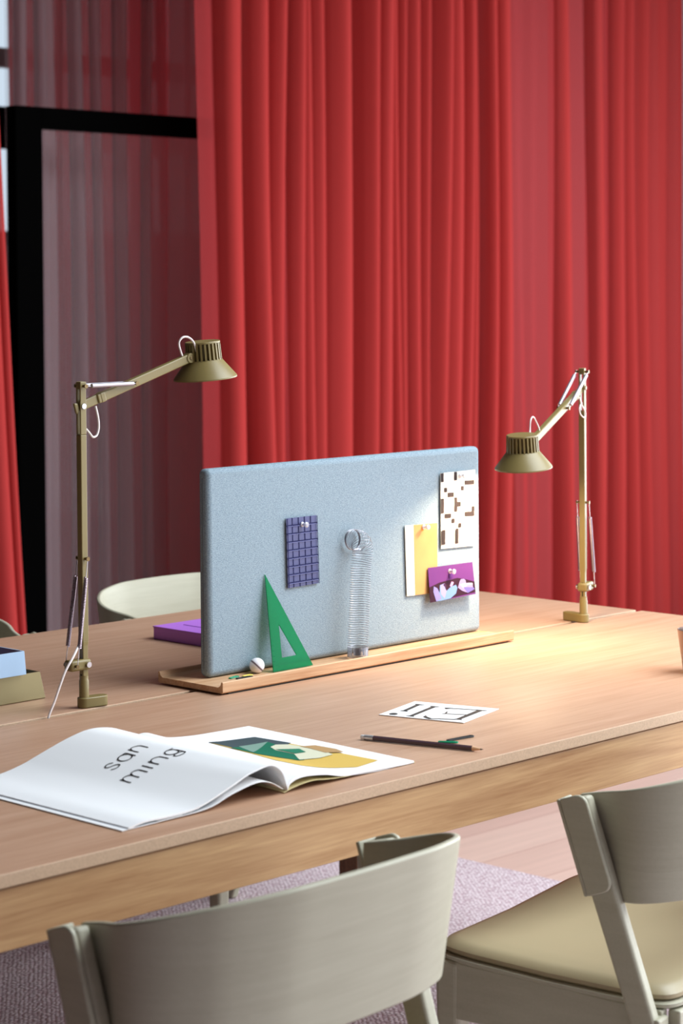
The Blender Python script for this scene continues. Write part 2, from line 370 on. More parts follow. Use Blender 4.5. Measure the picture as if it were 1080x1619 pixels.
# ------------------------------------------------------------------ glass partition
PY = 5.55
tp = thing('glass_partition', (4.7, PY, 0), 'black framed glass partition standing behind the table at the left', 'partition')
PH = at(62, 170, Y=PY).z
xl, xr = at(22, 640, Y=PY).x, at(64, 640, Y=PY).x
b = MB(); b.box(((xl+xr)/2, PY, PH/2), (xr-xl, .05, PH), M['black']); b.build('post', tp, smooth=False, bevel=.003)
b = MB(); b.box(((xr+5.12)/2, PY, PH-.034), (5.12-xr, .05, .068), M['black']); b.build('top_rail', tp, smooth=False, bevel=.003)
b = MB(); b.box(((xr+5.12)/2, PY, PH/2-.02), (5.12-xr, .01, PH-.08), M['pane']); b.build('pane', tp, smooth=False)
b = MB(); b.box((5.145, PY, PH/2), (.05, .05, PH), M['black']); b.build('post', tp, smooth=False, bevel=.003)

# ------------------------------------------------------------------ curtains
def curtain(name, y0, segs, label, slant=0.0, amp=1.0, z0=0.03, z1=3.1, rows=16, lean=0.0, seed=1, sub=12):
    """segs: (px_a, px_b, kind, material, n) on the plane y=y0; kind fold / flat / deep"""
    rnd = random.Random(seed); cols = []; mats_ = []
    for (pa, pb, kind, mt, n) in segs:
        xa, xb = at(pa, 640, Y=y0).x, at(pb, 640, Y=y0).x
        cuts = [0.0]+sorted(min(.92, max(.08, (i+1)/n + rnd.uniform(-.22, .22)/n)) for i in range(n-1))+[1.0]
        for c0, c1 in zip(cuts, cuts[1:]):
            wd = (c1-c0)*(xb-xa); ph = rnd.uniform(-1, 1)*slant; A = min(.06, .75*wd)*amp*rnd.uniform(.8, 1.15); sk = rnd.uniform(.75, 1.4)
            for k in range(sub):
                t = k/sub; x = xa+(xb-xa)*(c0+(c1-c0)*t)
                tt = t**sk
                if kind == 'fold': d = -A*(math.sin(math.pi*tt)**.6) + (.02 if k == 0 else 0)
                elif kind == 'deep': d = .07*math.sin(math.pi*t)**.5
                else: d = -.012*math.sin(math.pi*t) + .004*math.sin(5*t)
                cols.append((x, d, ph, kind)); mats_.append(mt)
    xe = at(segs[-1][1], 640, Y=y0).x; cols.append((xe, 0, 0, 'flat'))
    b = MB(); nr = rows
    vs = []
    for x, d, ph, kind in cols:
        for r in range(nr+1):
            z = z0+(z1-z0)*r/nr; h = (z-1.2)
            f = 1.0+.18*math.sin(z*1.3+x*3) 
            vs.append((x + ph*.02*h + lean*h + .006*math.sin(2.1*z+9*x), y0+d*f, z))
    for i in range(len(cols)-1):
        fs = [(i*(nr+1)+r, (i+1)*(nr+1)+r, (i+1)*(nr+1)+r+1, i*(nr+1)+r+1) for r in range(nr)]
        mi = b._m(mats_[i]); b.f += fs; b.mi += [mi]*len(fs)
    b.v = vs
    return one(b, name, ((cols[0][0]+xe)/2, y0, 0), label, 'curtain', angle=1.2, fix=False)
D_, S_ = M['red'], M['red_sheer']
segs = [(318, 346, 'flat', S_, 1), (346, 383, 'fold', D_, 1), (383, 394, 'deep', D_, 1), (394, 425, 'fold', D_, 1), (425, 447, 'fold', D_, 1), (447, 456, 'flat', S_, 1),
        (456, 478, 'fold', D_, 1), (478, 494, 'fold', D_, 1), (494, 513, 'fold', D_, 1), (513, 550, 'fold', D_, 1), (550, 567, 'deep', D_, 1),
        (567, 591, 'fold', D_, 1), (591, 616, 'fold', D_, 1), (616, 629, 'fold', D_, 1), (629, 641, 'fold', D_, 1), (641, 660, 'fold', D_, 1),
        (660, 674, 'fold', D_, 1), (674, 697, 'fold', D_, 1), (697, 722, 'fold', D_, 1), (722, 738, 'fold', D_, 1), (738, 750, 'fold', D_, 1),
        (750, 758, 'deep', D_, 1), (758, 776, 'fold', D_, 1), (776, 800, 'fold', D_, 1), (800, 809, 'deep', D_, 1), (809, 827, 'flat', S_, 1),
        (827, 846, 'flat', S_, 1), (846, 876, 'flat', S_, 1), (876, 897, 'fold', D_, 1), (897, 930, 'flat', S_, 1), (930, 951, 'fold', D_, 1), (951, 959, 'flat', S_, 1),
        (959, 980, 'fold', D_, 1), (980, 998, 'fold', D_, 1), (998, 1018, 'fold', D_, 1), (1018, 1050, 'fold', D_, 1), (1050, 1073, 'fold', D_, 1)]
curtain('curtain', 5.3, segs, 'long red sheer curtain hanging in folds right behind the table', slant=1.0, seed=3)
curtain('curtain', 5.15, [(-150, -40, 'fold', D_, 3), (-40, 0, 'fold', D_, 1), (0, 16, 'fold', D_, 1)], 'narrow red curtain edge slanting down past the black post', lean=-.062, seed=5)
G_ = M['grey_sheer']
H_ = M['grey_dense']
curtain('curtain', 5.95, [(14, 28, 'flat', G_, 1), (28, 42, 'fold', H_, 1), (42, 62, 'flat', G_, 1), (62, 76, 'fold', H_, 1), (76, 92, 'flat', H_, 1), (92, 118, 'flat', G_, 1), (118, 134, 'fold', H_, 1), (134, 156, 'flat', G_, 1),
        (156, 166, 'fold', H_, 1), (166, 188, 'flat', G_, 1), (188, 203, 'fold', H_, 1), (203, 230, 'flat', G_, 1), (230, 240, 'fold', H_, 1), (240, 268, 'flat', G_, 1), (268, 296, 'flat', H_, 1), (296, 322, 'flat', H_, 1), (322, 430, 'fold', G_, 4)],
        'grey sheer curtain behind the black framed glass', slant=.5, seed=8)
B_ = M['red_back']
curtain('curtain', 6.35, [(24, 66, 'fold', B_, 2), (72, 120, 'fold', B_, 2), (126, 156, 'fold', B_, 1), (164, 190, 'fold', B_, 1), (199, 232, 'fold', B_, 1), (236, 300, 'fold', B_, 2), (306, 440, 'fold', B_, 4)],
        'dull red curtain seen through the grey sheer one', slant=.4, seed=12)

# ------------------------------------------------------------------ table
TY0, TYS, TY1, TX0, TX1 = 1.953, 2.622, 3.300, 0.55, 3.523
GAP = 0.014
tb = thing('conference_table', ((TX0+TX1)/2, (TY0+TY1)/2, 0), 'long pale oak conference table with a cable gap down its middle', 'table')
for (ya, yb) in ((TY0, TYS), (TYS+GAP, TY1)):
    b = MB(); b.box(((TX0+TX1)/2, (ya+yb)/2, T-.0165/2), (TX1-TX0, yb-ya, .0165), M['top'])
    o = b.build('tabletop', tb, smooth=False, bevel=.0014, origin=((TX0+TX1)/2, (ya+yb)/2, T-.02))
    o.data.materials.append(M['top_edge'])
    for p in o.data.polygons:
        if abs(p.normal.z) < .5: p.material_index = 1
b = MB(); zt, zb = T-.0185, .6418
for y in (TY0+.015, TY1-.015): b.box(((TX0+TX1)/2, y, (zt+zb)/2), (TX1-TX0-.02, .022, zt-zb), M['oak'])
for x in (TX0+.022, TX1-.022): b.box((x, (TY0+TY1)/2, (zt+zb)/2), (.022, TY1-TY0-.052, zt-zb), M['oak'])
b.build('apron', tb, smooth=False, bevel=.0012)
b = MB(); b.box(((TX0+TX1)/2, TYS+GAP/2, T-.06), (TX1-TX0-.08, .14, .05), M['leg_wood']); b.build('cable_channel', tb, smooth=False)
for x in (TX0+.17, TX1-.170):
    for y in (TY0+.05, TY1-.048):
        b = MB(); a, c = .033, .027
        b.hull8([(x-c, y-c, .012), (x+c, y-c, .012), (x+c, y+c, .012), (x-c, y+c, .012)], [(x-a, y-a, zt), (x+a, y-a, zt), (x+a, y+a, zt), (x-a, y+a, zt)], M['leg_wood'])
        b.build('leg', tb, smooth=False, bevel=.004)

# ------------------------------------------------------------------ chairs
def lerp(a, b, t): return a+(b-a)*t
def catmull(pts, n):
    P = [Vector(p) for p in pts]; P = [P[0]*2-P[1]]+P+[P[-1]*2-P[-2]]; out = []
    L = len(P)-3
    for i in range(n+1):
        t = i/n*L; k = min(int(t), L-1); u = t-k
        a, b_, c, d = P[k:k+4]
        out.append(.5*((2*b_)+(c-a)*u+(2*a-5*b_+4*c-d)*u*u+(3*b_-a-3*c+d)*u**3))
    return out
def make_chair(label):
    t = thing('dining_chair', (0, 0, 0), label, 'chair', None); t['_local'] = 1
    # bent veneer back: plan curve at the top and the bottom edge
    half = [(0, 0), (.06, .002), (.1148, .0075), (.1758, .029), (.2068, .051), (.2318, .079), (.245, .110), (.243, .140), (.230, .174), (.225, .212)]
    full = [(-x, y) for x, y in half[:0:-1]]+half
    top = catmull([(x, y, .758-.233*y) for x, y in full], 56)
    bot = []
    for x, y in full:
        k = 1-min(1, y/.212)
        bot.append((x*(.965 if abs(x) > .2 else .97), y+.032*k+.004*(1-k)-.012*(1-k), .586-.06*y))
    bot = catmull(bot, 56)
    rows = 12; P = []
    for i in range(57):
        row = []
        for j in range(rows+1):
            v = j/rows; q = bot[i].lerp(top[i], v)
            row.append(q)
        P.append(row)
    # normals for thickness
    def thick(i, j, p):
        a = P[min(i+1, 56)][j]-P[max(i-1, 0)][j]; c = P[i][min(j+1, rows)]-P[i][max(j-1, 0)]
        n = a.cross(c).normalized()
        if n.dot(Vector((0, .16, .65))-p) < 0: n = -n
        return p+n*.008
    b = MB(); b.grid(P, M['paint_shell'], thick); b.build('backrest', t, bevel=.0022, angle=.9)
    k = .335
    for s in (-1, 1):
        zt_ = .710; yt = .206
        def L(z, w0, dy): return (yt - k*(zt_-z)) + dy
        b = MB()
        for (x0, x1) in ((.232, .252),):
            f = lambda z, sx: (s*(lerp(x0, x1, sx) - (.012*(zt_-z)/.711)))
            zt2 = zt_
            w_t, w_b = .0185, .016
            bo = [(f(0.012, 0), L(0.012, 0, -w_b), .012), (f(.012, 1), L(.012, 0, -w_b), .012), (f(.012, 1), L(.012, 0, w_b), .012), (f(.012, 0), L(.012, 0, w_b), .012)]
            to = [(f(zt2, 0), L(zt2, 0, -w_t), zt2+.004), (f(zt2, 1), L(zt2, 0, -w_t), zt2+.004), (f(zt2, 1), L(zt2, 0, w_t), zt2-.006), (f(zt2, 0), L(zt2, 0, w_t), zt2-.006)]
            b.hull8(bo, to, M['paint'])
        b.build('rear_leg', t, smooth=False, bevel=.005, seg=3)
        # veneer fold wrapped over the top of the leg
        b = MB(); h = .128; wv = .0190; ax = Vector((0, math.sin(math.atan(k)), math.cos(math.atan(k)))); fy = Vector((0, ax.z, -ax.y))
        c0 = Vector((s*.2525, yt+.0, zt_+.003)); rr = .014
        poly = [c0+fy*(wv)+ax*0, c0+fy*wv-ax*h]
        for a in range(5):
            an = R(90*a/4); poly.append(c0-fy*(wv-rr)-ax*(h-rr)+(-fy*math.sin(an)-ax*math.cos(an))*rr)
        for a in range(5):
            an = R(90*a/4); poly.append(c0-fy*(wv-rr)-ax*rr+(-fy*math.cos(an)+ax*math.sin(an))*rr)
        b.prism(poly, (s*.0065, 0, 0), M['paint_shell'])
        fr = c0+fy*wv
        b.hull8([fr-ax*h+Vector((-s*.029, 0, 0)), fr-ax*h+Vector((s*.0065, 0, 0)), fr-ax*h+fy*.006+Vector((s*.0045, 0, 0)), fr-ax*h+fy*.006+Vector((-s*.029, 0, 0))],
                [fr+Vector((-s*.029, 0, 0)), fr+Vector((s*.0065, 0, 0)), fr+fy*.006+Vector((s*.0045, 0, 0)), fr+fy*.006+Vector((-s*.029, 0, 0))], M['paint_shell'])
        b.build('veneer_fold', t, bevel=.0018, angle=.5)
        b = MB(); a, c = .019, .013; x, y = s*.208, .418
        b.hull8([(x-c, y-c, .012), (x+c, y-c, .012), (x+c, y+c, .012), (x-c, y+c, .012)], [(x-a, y-a, .455), (x+a, y-a, .455), (x+a, y+a, .457), (x-a, y+a, .457)], M['paint'])
        b.build('front_leg', t, smooth=False, bevel=.007, seg=3)
    # seat frame: rails under a thin pan
    b = MB()
    for s in (-1, 1):
        xa, xb = s*.207, s*.225; ya, yb = .095, .405; zl = .376
        b.hull8([(xa, ya, zl), (xb, ya, zl), (xb, yb, zl), (xa, yb, zl)], [(xa, ya, .443), (xb, ya, .443), (xb, yb, .456), (xa, yb, .456)], M['paint'])
    b.box((0, .420, .412), (.38, .018, .06), M['paint']); b.box((0, .085, .412), (.42, .018, .06), M['paint'])
    for s in (-1, 1): b.box((s*.230, .104, .412), (.030, .03, .05), M['paint'])
    b.build('seat_frame', t, smooth=False, bevel=.003)
    # seat outline (rounded trapezoid, bowed front) as polar fan grid
    def outline(inset, n=72):
        pts = []
        for i in range(n):
            a = 2*math.pi*i/n; c, s_ = math.cos(a), math.sin(a)
            e = .17 if s_ < 0 else .19
            x = math.copysign(abs(c)**e, c)*(.226-inset); y = math.copysign(abs(s_)**e, s_)*(.185-inset)
            q = max(0, y/.185)
            y2 = .262+y + .012*q*q*max(0, 1-(x/.226)**2)
            pts.append((x, y2))
        return pts
    def zs(x, y):  # gentle saddle
        q = max(0, (y-.12)/.35)
        return .004+.016*min(1, q*q)*(x/.226)**2 - .006*(1-(x/.226)**2)*math.exp(-((y-.2)/.1)**2)
    def cushion(name, m_, rings, base):
        b = MB(); n = 72; vs = []; fs = []
        for (ins, dz) in rings:
            for (x, y) in outline(ins): vs.append((x, y, base+dz+zs(x, y)))
        for r in range(len(rings)-1):
            for i in range(n): fs.append((r*n+i, r*n+(i+1) % n, (r+1)*n+(i+1) % n, (r+1)*n+i))
        # fill inner
        k0 = (len(rings)-1)*n; prev = k0
        for sc in (.8, .6, .4, .2):
            k1 = len(vs); o_ = outline(rings[-1][0])
            for (x, y) in o_:
                xx, yy = x*sc, .262+(y-.262)*sc; vs.append((xx, yy, base+rings[-1][1]+.003*(1-sc)+zs(xx, yy)))
            for i in range(n): fs.append((prev+i, prev+(i+1) % n, k1+(i+1) % n, k1+i))
            prev = k1
        vs.append((0, .262, base+rings[-1][1]+.0035+zs(0, .262))); c_ = len(vs)-1
        for i in range(n): fs.append((prev+i, prev+(i+1) % n, c_))
        fs.append(tuple(range(n-1, -1, -1)))
        b.add(vs, fs, m_); return b.build(name, t, angle=.7)
    cushion('seat_pan', M['paint'], [(.004, 0), (0, .003), (0, .007), (.004, .009)], .439)
    cushion('seat_cushion', M['leather'], [(.010, 0), (.004, .005), (.004, .010), (.010, .017), (.022, .021)], .447)
    return t
def place(t, x, y, rot):
    t.location = (x, y, 0.0); t.rotation_euler = (0, 0, rot)
def copy_tree(o, parent=None):
    c = o.copy(); col.objects.link(c)
    if parent: c.parent = parent
    for ch in o.children: copy_tree(ch, c)
    return c
ch1 = make_chair('grey-green wooden chair whose curved back fills the bottom of the photo')
spots = [(2.517, 1.614, R(10.3), 'grey-green wooden chair at the right edge with its padded seat showing'),
         (3.085, 3.585, R(180), 'grey-green chair back beyond the table between left lamp and blue screen'),
         (2.345, 3.585, R(180), 'grey-green chair barely showing beyond the table above the blue box')]
chs = [ch1]
for (x, y, a, lb) in spots:
    c = copy_tree(ch1); c['label'] = lb; place(c, x, y, a); chs.append(c)
place(ch1, 1.671, 1.597, R(1.75))
for c in chs:
    c['group'] = 'grey-green chairs around the table'

# ------------------------------------------------------------------ desk lamps
def helix(p0, p1, r, turns, n=10):
    p0, p1 = Vector(p0), Vector(p1); t = (p1-p0).normalized(); a = t.orthogonal().normalized(); c = t.cross(a); N = int(turns*n)
    return [p0.lerp(p1, i/N)+(a*math.cos(2*math.pi*i/n)+c*math.sin(2*math.pi*i/n))*r for i in range(N+1)]
def make_lamp(label, bx, by, az, elev, foot, dist, tilt, hp, drop, lit):
    t = thing('desk_lamp', (bx, by, T), label, 'lamp', 'khaki clamp lamps on the table')
    A = Vector((math.cos(az), math.sin(az), 0)); B = Vector((-math.sin(az), math.cos(az), 0)); Z = Vector((0, 0, 1))
    O = Vector((bx, by, T))
    W = lambda a, b_, z: O+A*a+B*b_+Z*z
    rot = Matrix((A, B, Z)).transposed()
    K = M['khaki']
    # clamp foot: rounded bar
    fa = math.atan2(foot[1], foot[0]); FA = Vector((math.cos(fa), math.sin(fa), 0)); FB = Vector((-FA.y, FA.x, 0)); fl = math.hypot(*foot)
    b = MB(); poly = []
    for (c_, a0) in ((0.0, 90), (fl, -90)):
        for i in range(9):
            an = R(a0+180*i/8); poly.append(O+FA*(c_+.0105*math.cos(an))+FB*(.0105*math.sin(an))+Z*.0005)
    b.prism(poly, (0, 0, .016), K); b.build('clamp_foot', t, bevel=.0015, angle=.5)
    b = MB(); h = hp
    b.lathe([(.0076, .016), (.0076, .042), (.0068, .044), (.0068, .050)], O, None, 24, K); b.build('collar', t)
    b = MB(); b.box(W(0, 0, .072), (.0100, .0100, .056), K, rot)
    b.hull8([W(x, y, .096) for x, y in ((-.005, -.005), (.005, -.005), (.005, .005), (-.005, .005))], [W(x, y, .104) for x, y in ((-.0058, -.0058), (.0058, -.0058), (.0058, .0058), (-.0058, .0058))], K)
    zs0 = h-.082
    b.box(W(0, 0, (.103+zs0)/2), (.0116, .0116, zs0-.103), K, rot)
    # forked head: two cheeks, bridge at the top
    for s in (-1, 1): b.box(W(0, s*.00435, (zs0+h)/2), (.0116, .0029, h-zs0), K, rot)
    b.box(W(0, 0, h-.006), (.0116, .0062, .012), K, rot)
    b.build('pole', t, smooth=False, bevel=.0012)
    b = MB(); b.box(W(.0051, 0, .062), (.0004, .0022, .03), M['khaki_dark'], rot); b.box(W(-.0051, 0, .050), (.0004, .003, .005), M['khaki_dark'], rot); b.build('lock_slot', t, smooth=False)
    # lever with screws
    b = MB(); b.box(W(-.012, 0, .068), (.040, .0195, .017), K, rot); b.build('lever', t, bevel=.004, seg=3)
    hj = h-.038
    ce, se = math.cos(elev), math.sin(elev)
    E = lambda d, b_, n=0: W(d*ce-n*se, b_, hj+d*se+n*ce)
    ap = .108
    def screw(p_in, p_mid, p_out, r0, r1, mm):
        b = MB(); b.tube([p_in, p_mid], r0, 12, M['screw']); b.tube([p_mid, p_out], r1, 14, M[mm]); b.build('screw', t)
    for s in (-1, 1):
        screw(W(0, s*.010, .068), W(0, s*.0112, .068), W(0, s*.0140, .068), .003, .0045, 'steel')
        screw(W(-.024, s*.010, .068), W(-.024, s*.0145, .068), W(-.024, s*.0160, .068), .0022, .0030, 'screw')
        screw(W(0, s*.004, .231), W(0, s*.0115, .231), W(0, s*.0135, .231), .0022, .0034, 'screw')
        screw(W(0, s*.004, h-.007), W(0, s*.0115, h-.007), W(0, s*.0135, h-.007), .0022, .0034, 'screw')
        screw(W(0, s*.004, hj), W(0, s*.0060, hj), W(0, s*.0078, hj), .003, .0042, 'steel' if lit is False else 'khaki')
        screw(E(ap, s*.004), E(ap, s*.0105), E(ap, s*.0125), .0022, .0034, 'screw')
    # springs
    for s in (-1, 1):
        b = MB(); p0, p1 = W(0, s*.0122, .231), W(-.024, s*.0145, .068)
        q0, q1 = p0.lerp(p1, .17), p0.lerp(p1, .83)
        b.tube(helix(q0, q1, .0027, 46), .0010, 5, M['spring']); b.tube([p0, q0], .0007, 6, M['steel']); b.tube([q1, p1], .0007, 6, M['steel'])
        b.build('lower_spring', t)
        b = MB(); p0, p1 = W(.001, s*.0122, h-.007), E(ap, s*.0112)
        q0, q1 = p0.lerp(p1, .10), p0.lerp(p1, .92)
        b.tube([q0, q1], .0034, 14, M['tube_steel']); b.tube([p0, q0], .0008, 6, M['steel']); b.tube([q1, p1], .0008, 6, M['steel'])
        b.build('upper_spring', t)
    # arm
    b = MB(); AX = A*ce+Z*se; AN = -A*se+Z*ce; r3 = Matrix((AX, B, AN)).transposed()
    al = dist/ce - .006
    b.box(E(.015, 0), (.036, .0050, .015), K, r3)
    b.box(E((.032+al)/2, 0), (al-.032, .0105, .0145), K, r3)
    b.box(E(.042, 0), (.010, .0118, .0158), K, r3)
    b.hull8([E(-.006, y, n) for y, n in ((-.0025, -.007), (.0025, -.007), (.0025, .007), (-.0025, .007))], [E(-.0135, y, n) for y, n in ((-.0025, -.009), (.0025, -.009), (.0025, .009), (-.0025, .009))], K)
    b.build('arm', t, smooth=False, bevel=.0018)
    b = MB(); b.tube([E(al-.004, -.0068), E(al-.004, .0068)], .0082, 20, K); b.tube([E(al-.004, -.0078), E(al-.004, .0078)], .0034, 16, M['screw'])
    b.build('hinge', t, bevel=.0008)
    # head: ribbed cap and flared shade, axis tilted in the plane of the arm
    cz = E(al-.004, 0).z
    ct, st = math.cos(tilt), math.sin(tilt)
    HZ = A*st+Z*ct; HX = A*ct-Z*st
    rh = Matrix((HX, B, HZ)).transposed(); HO = Vector((0, 0, 0))+W(dist+.0235, 0, 0); HO.z = cz - drop
    hd = MB()
    hd.lathe([(.0, -.0005), (.026, -.0005), (.0285, .0), (.0298, -.001), (.050, -.0265), (.0518, -.029), (.0518, -.0312), (.0505, -.0312), (.0495, -.0295), (.028, -.004), (.0, -.004)], HO, rh, 64, K)
    sh = hd.build('lamp_shade', t, angle=.5)
    b = MB(); b.lathe([(.0, .0295), (.0278, .0295), (.0285, .0285), (.0285, .0265), (.0225, .0255), (.0225, -.0004), (.0, -.0004)], HO, rh, 48, K)
    for i in range(26):
        an = 2*math.pi*i/26; c_, s_ = math.cos(an), math.sin(an); ra = Vector((c_, s_, 0)); ta = Vector((-s_, c_, 0)); hw = .00155
        pts0 = [ra*.0215-ta*hw, ra*.0300-ta*hw, ra*.0300+ta*hw, ra*.0215+ta*hw]; pts1 = [ra*.0215-ta*hw, ra*.0286-ta*hw, ra*.0286+ta*hw, ra*.0215+ta*hw]
        b.hull8([HO+rh @ (p+Vector((0, 0, -.0025))) for p in pts0], [HO+rh @ (p+Vector((0, 0, .0268))) for p in pts1], K)
    b.build('heat_sink', sh, angle=.5)
    b = MB(); b.lathe([(0, -.0052), (.027, -.0052), (.027, -.0062), (0, -.0062)], HO, rh, 40, M['white_inner']); b.build('diffuser', sh)
    if lit:
        lo = area('desk_lamp_light', HO+rh @ Vector((0, 0, -.0112)), HO+rh @ Vector((0, 0, -1)), .050, .050, 3.3, (1.0, .77, .52), 'DISK')
    return t, W, E, HO, rh
def smooth_path(pts, n=40): return catmull(pts, n)
t1, W1, E1, H1, r1 = make_lamp('khaki desk lamp at the left, arm raised, clamped beside the brass tray', 2.128, 2.648, 0.0, R(17.1), (.030, -.004), .231, R(-5.5), .504, .003, False)
def cable(pts, t, r=.0017, n=40):
    b = MB(); b.tube(catmull(pts, n), r, 8, M['white_cable']); return b.build('cable', t)
cable([at(151, 642, Y=2.648), at(155, 660, Y=2.646), at(156, 676, Y=2.646), at(153, 688, Y=2.646), at(147, 691, Y=2.646), at(142, 685, Y=2.647), at(136, 678, Y=2.648)], t1)
cable([at(290, 568, Y=2.648), at(285, 553, Y=2.646), at(283, 542, Y=2.644), at(288, 534, Y=2.642), at(297, 533, Y=2.640), at(306, 541, Y=2.638), at(311, 556, Y=2.638)], t1)
cable([at(128, 1008, Y=2.645), at(124, 1021, Y=2.636), at(115, 1040, Y=2.628), at(104, 1060, Y=2.626), at(95, 1084, Y=2.626), at(86, 1110, Y=2.627), at(77, 1133, Y=2.628), at(74, 1150, Y=2.629)], t1, .0019)
t2, W2, E2, H2, r2_ = make_lamp('khaki desk lamp at the right, lit, arm lowered over the pale paper cards', 3.324, 2.612, R(-162), R(-18.1), (.004, .040), .286, R(6), .489, .0095, True)
hc = H2
cable([E2(.250, .0, .004), at(853, 680, Y=2.54), at(848, 667, Y=2.54), at(843, 659, Y=2.537), at(839, 665, Y=2.533), at(838, 682, Y=2.53), H2+r2_ @ Vector((-.020, .008, .028))], t2, .0013)
pl = lambda x, y: at(x, y, Y=2.602)
cable([at(916, 628, Y=2.600), pl(920, 640), pl(925, 650), pl(926, 657), pl(923, 660), pl(918, 655), pl(916, 646), pl(918, 640), at(920, 637, Y=2.608)], t2, .0013)

# ------------------------------------------------------------------ screen and tray on the table
FY = 2.638
TRX0, TRX1, TRY0, TRY1, TRZ = 2.339, 3.057, 2.562, 2.718, .7325
b = MB(); prof = [(TRY0, .002), (TRY0+.003, 0), (TRY1-.003, 0), (TRY1, .002), (TRY1, .0175), (TRY1-.002, .019), (TRY1-.004, .0175), (TRY1-.006, .0125), (TRY1-.011, .0095),
          (TRY0+.011, .0095), (TRY0+.006, .0125), (TRY0+.004, .0175), (TRY0+.002, .019), (TRY0, .0175)]
b.prism([(TRX0, y, TRZ+z) for y, z in prof], (TRX1-TRX0, 0, 0), M['tray'])
trt = thing('desk_tray', ((TRX0+TRX1)/2, 2.64, T), 'shallow oak tray under the blue fabric screen', 'tray')
b.build('tray_body', trt, smooth=False, bevel=.0007)
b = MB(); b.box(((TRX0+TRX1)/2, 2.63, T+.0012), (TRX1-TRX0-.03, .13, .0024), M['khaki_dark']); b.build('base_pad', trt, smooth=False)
TZ = TRZ+.0095
SX0, SX1, SZ1 = 2.379, 3.054, 1.083
b = MB(); b.box(((SX0+SX1)/2, FY+.0125, (TZ+.001+SZ1)/2), (SX1-SX0, .025, SZ1-TZ-.001), M['fabric'])
sc = thing('desk_screen', ((SX0+SX1)/2, FY+.0125, TZ), 'upright pale blue fabric pinboard screen standing in the oak tray', 'screen')
o = b.build('padded_panel', sc, bevel=.0095, seg=5, angle=1.5)
b = MB(); b.box((SX0-.0002, FY+.0125, (TZ+SZ1)/2), (.0012, .0015, SZ1-TZ-.03), mat('seam_thread', (110, 120, 126), 0.9)); b.build('side_seam', sc, smooth=False)

# cards pinned on the screen
def card(name, label, cat, corners, y, prints, base, th=.0005, curl=None, group='cards pinned on the screen'):
    c = [at(px, py, Y=y) for px, py in corners]                 # TL TR BR BL
    ctr = sum(c, Vector((0, 0, 0)))/4
    b = MB(); n = 10; P = []
    def pt(u, v, off=0.0):
        p = c[0].lerp(c[1], u).lerp(c[3].lerp(c[2], u), v); p = Vector(p); p.y -= off
        if curl: p.y -= curl(u, v)
        return p
    for i in range(n+1): P.append([pt(i/n, j/n) for j in range(n+1)])
    b.grid(P, base, lambda i, j, p: p+Vector((0, th, 0)))
    o = one(b, name, ctr, label, cat, group, angle=.5)
    if prints:
        b = MB()
        for k, (poly, m_) in enumerate(prints):
            pts = []
            for q in poly:
                if abs(q[0]) > 2 or abs(q[1]) > 2:              # photo pixel on the card plane
                    w_ = at(q[0], q[1], Y=y)
                    ex, ez = c[1]-c[0], c[3]-c[0]
                    d = w_-c[0]; det = ex.x*ez.z-ez.x*ex.z
                    u = (d.x*ez.z-ez.x*d.z)/det; v = (ex.x*d.z-d.x*ex.z)/det
                    u, v = min(1, max(0, u)), min(1, max(0, v))
                else: u, v = q
                pts.append(pt(u, v, .0003+.00008*k))
            b.add(pts, [tuple(range(len(pts)))], m_)
        pr = b.build('print', o, smooth=False, fix=False)
    return o
g8 = lambda x, y: (600+x/6.0, 740+y/6.0)
# navy grid card
nav = []
lc, dc = flat((108, 112, 156)), flat((36, 38, 76))
for k in range(1, 5): nav.append(([(k/5-.022, 0), (k/5+.006, 0), (k/5+.006, 1), (k/5-.022, 1)], dc))
for k in range(1, 9):
    v = k*.1175; nav.append(([(0, v-.020), (1, v-.020), (1, v-.004), (0, v-.004)], dc)); nav.append(([(0, v-.004), (1, v-.004), (1, v+.006), (0, v+.006)], lc))
nav += [([(0, 0), (.03, 0), (.03, 1), (0, 1)], dc), ([(.98, 0), (1, 0), (1, 1), (.98, 1)], dc)]
card('pinned_card', 'navy blue card with a grid of squares pinned on the screen', 'card', [(452.5, 820), (500.6, 814.6), (504, 922), (455.3, 930)], FY-.0035, nav, M['navy'], th=.0012)
# black and white pattern card
pat = []
for (x0, y0, x1, y1) in [(582, 48, 609, 135), (707, 37, 735, 118), (805, 117, 900, 160), (772, 168, 802, 212), (612, 187, 641, 232), (644, 232, 706, 277), (582, 290, 611, 432),
                         (710, 275, 738, 413), (738, 316, 772, 362), (810, 408, 903, 452), (875, 353, 903, 402), (617, 432, 678, 475), (683, 475, 712, 518), (748, 515, 777, 558), (587, 588, 621, 728), (720, 568, 748, 710)]:
    k = .08*(x1-x0); pat.append(([g8(x0, y0), g8(x1, y0-k), g8(x1, y1-k), g8(x0, y1)], flat((56, 48, 48))))
card('pinned_card', 'white card with a scattered dark block pattern pinned on the screen', 'card', [(696.8, 748.3), (751.4, 742.5), (750.8, 862.5), (697.6, 867.6)], FY-.004, pat, flat((244, 238, 226), .6), th=.0012)
# yellow card
yl = [([(.26, 0), (1, 0), (1, 1), (.26, 1)], mat('amber_print', (188, 146, 96), .8, spec=.1, var=.16, bscale=26)), ([(.49, .03), (.55, .03), (.55, .10), (.49, .10)], flat((206, 140, 70)))]
card('pinned_card', 'amber card with a white left stripe pinned on the screen', 'card', [(640.5, 831.3), (691.3, 826.5), (691.7, 936.7), (643.7, 942.5)], FY-.0035, yl, flat((246, 240, 224), .6), th=.0012)
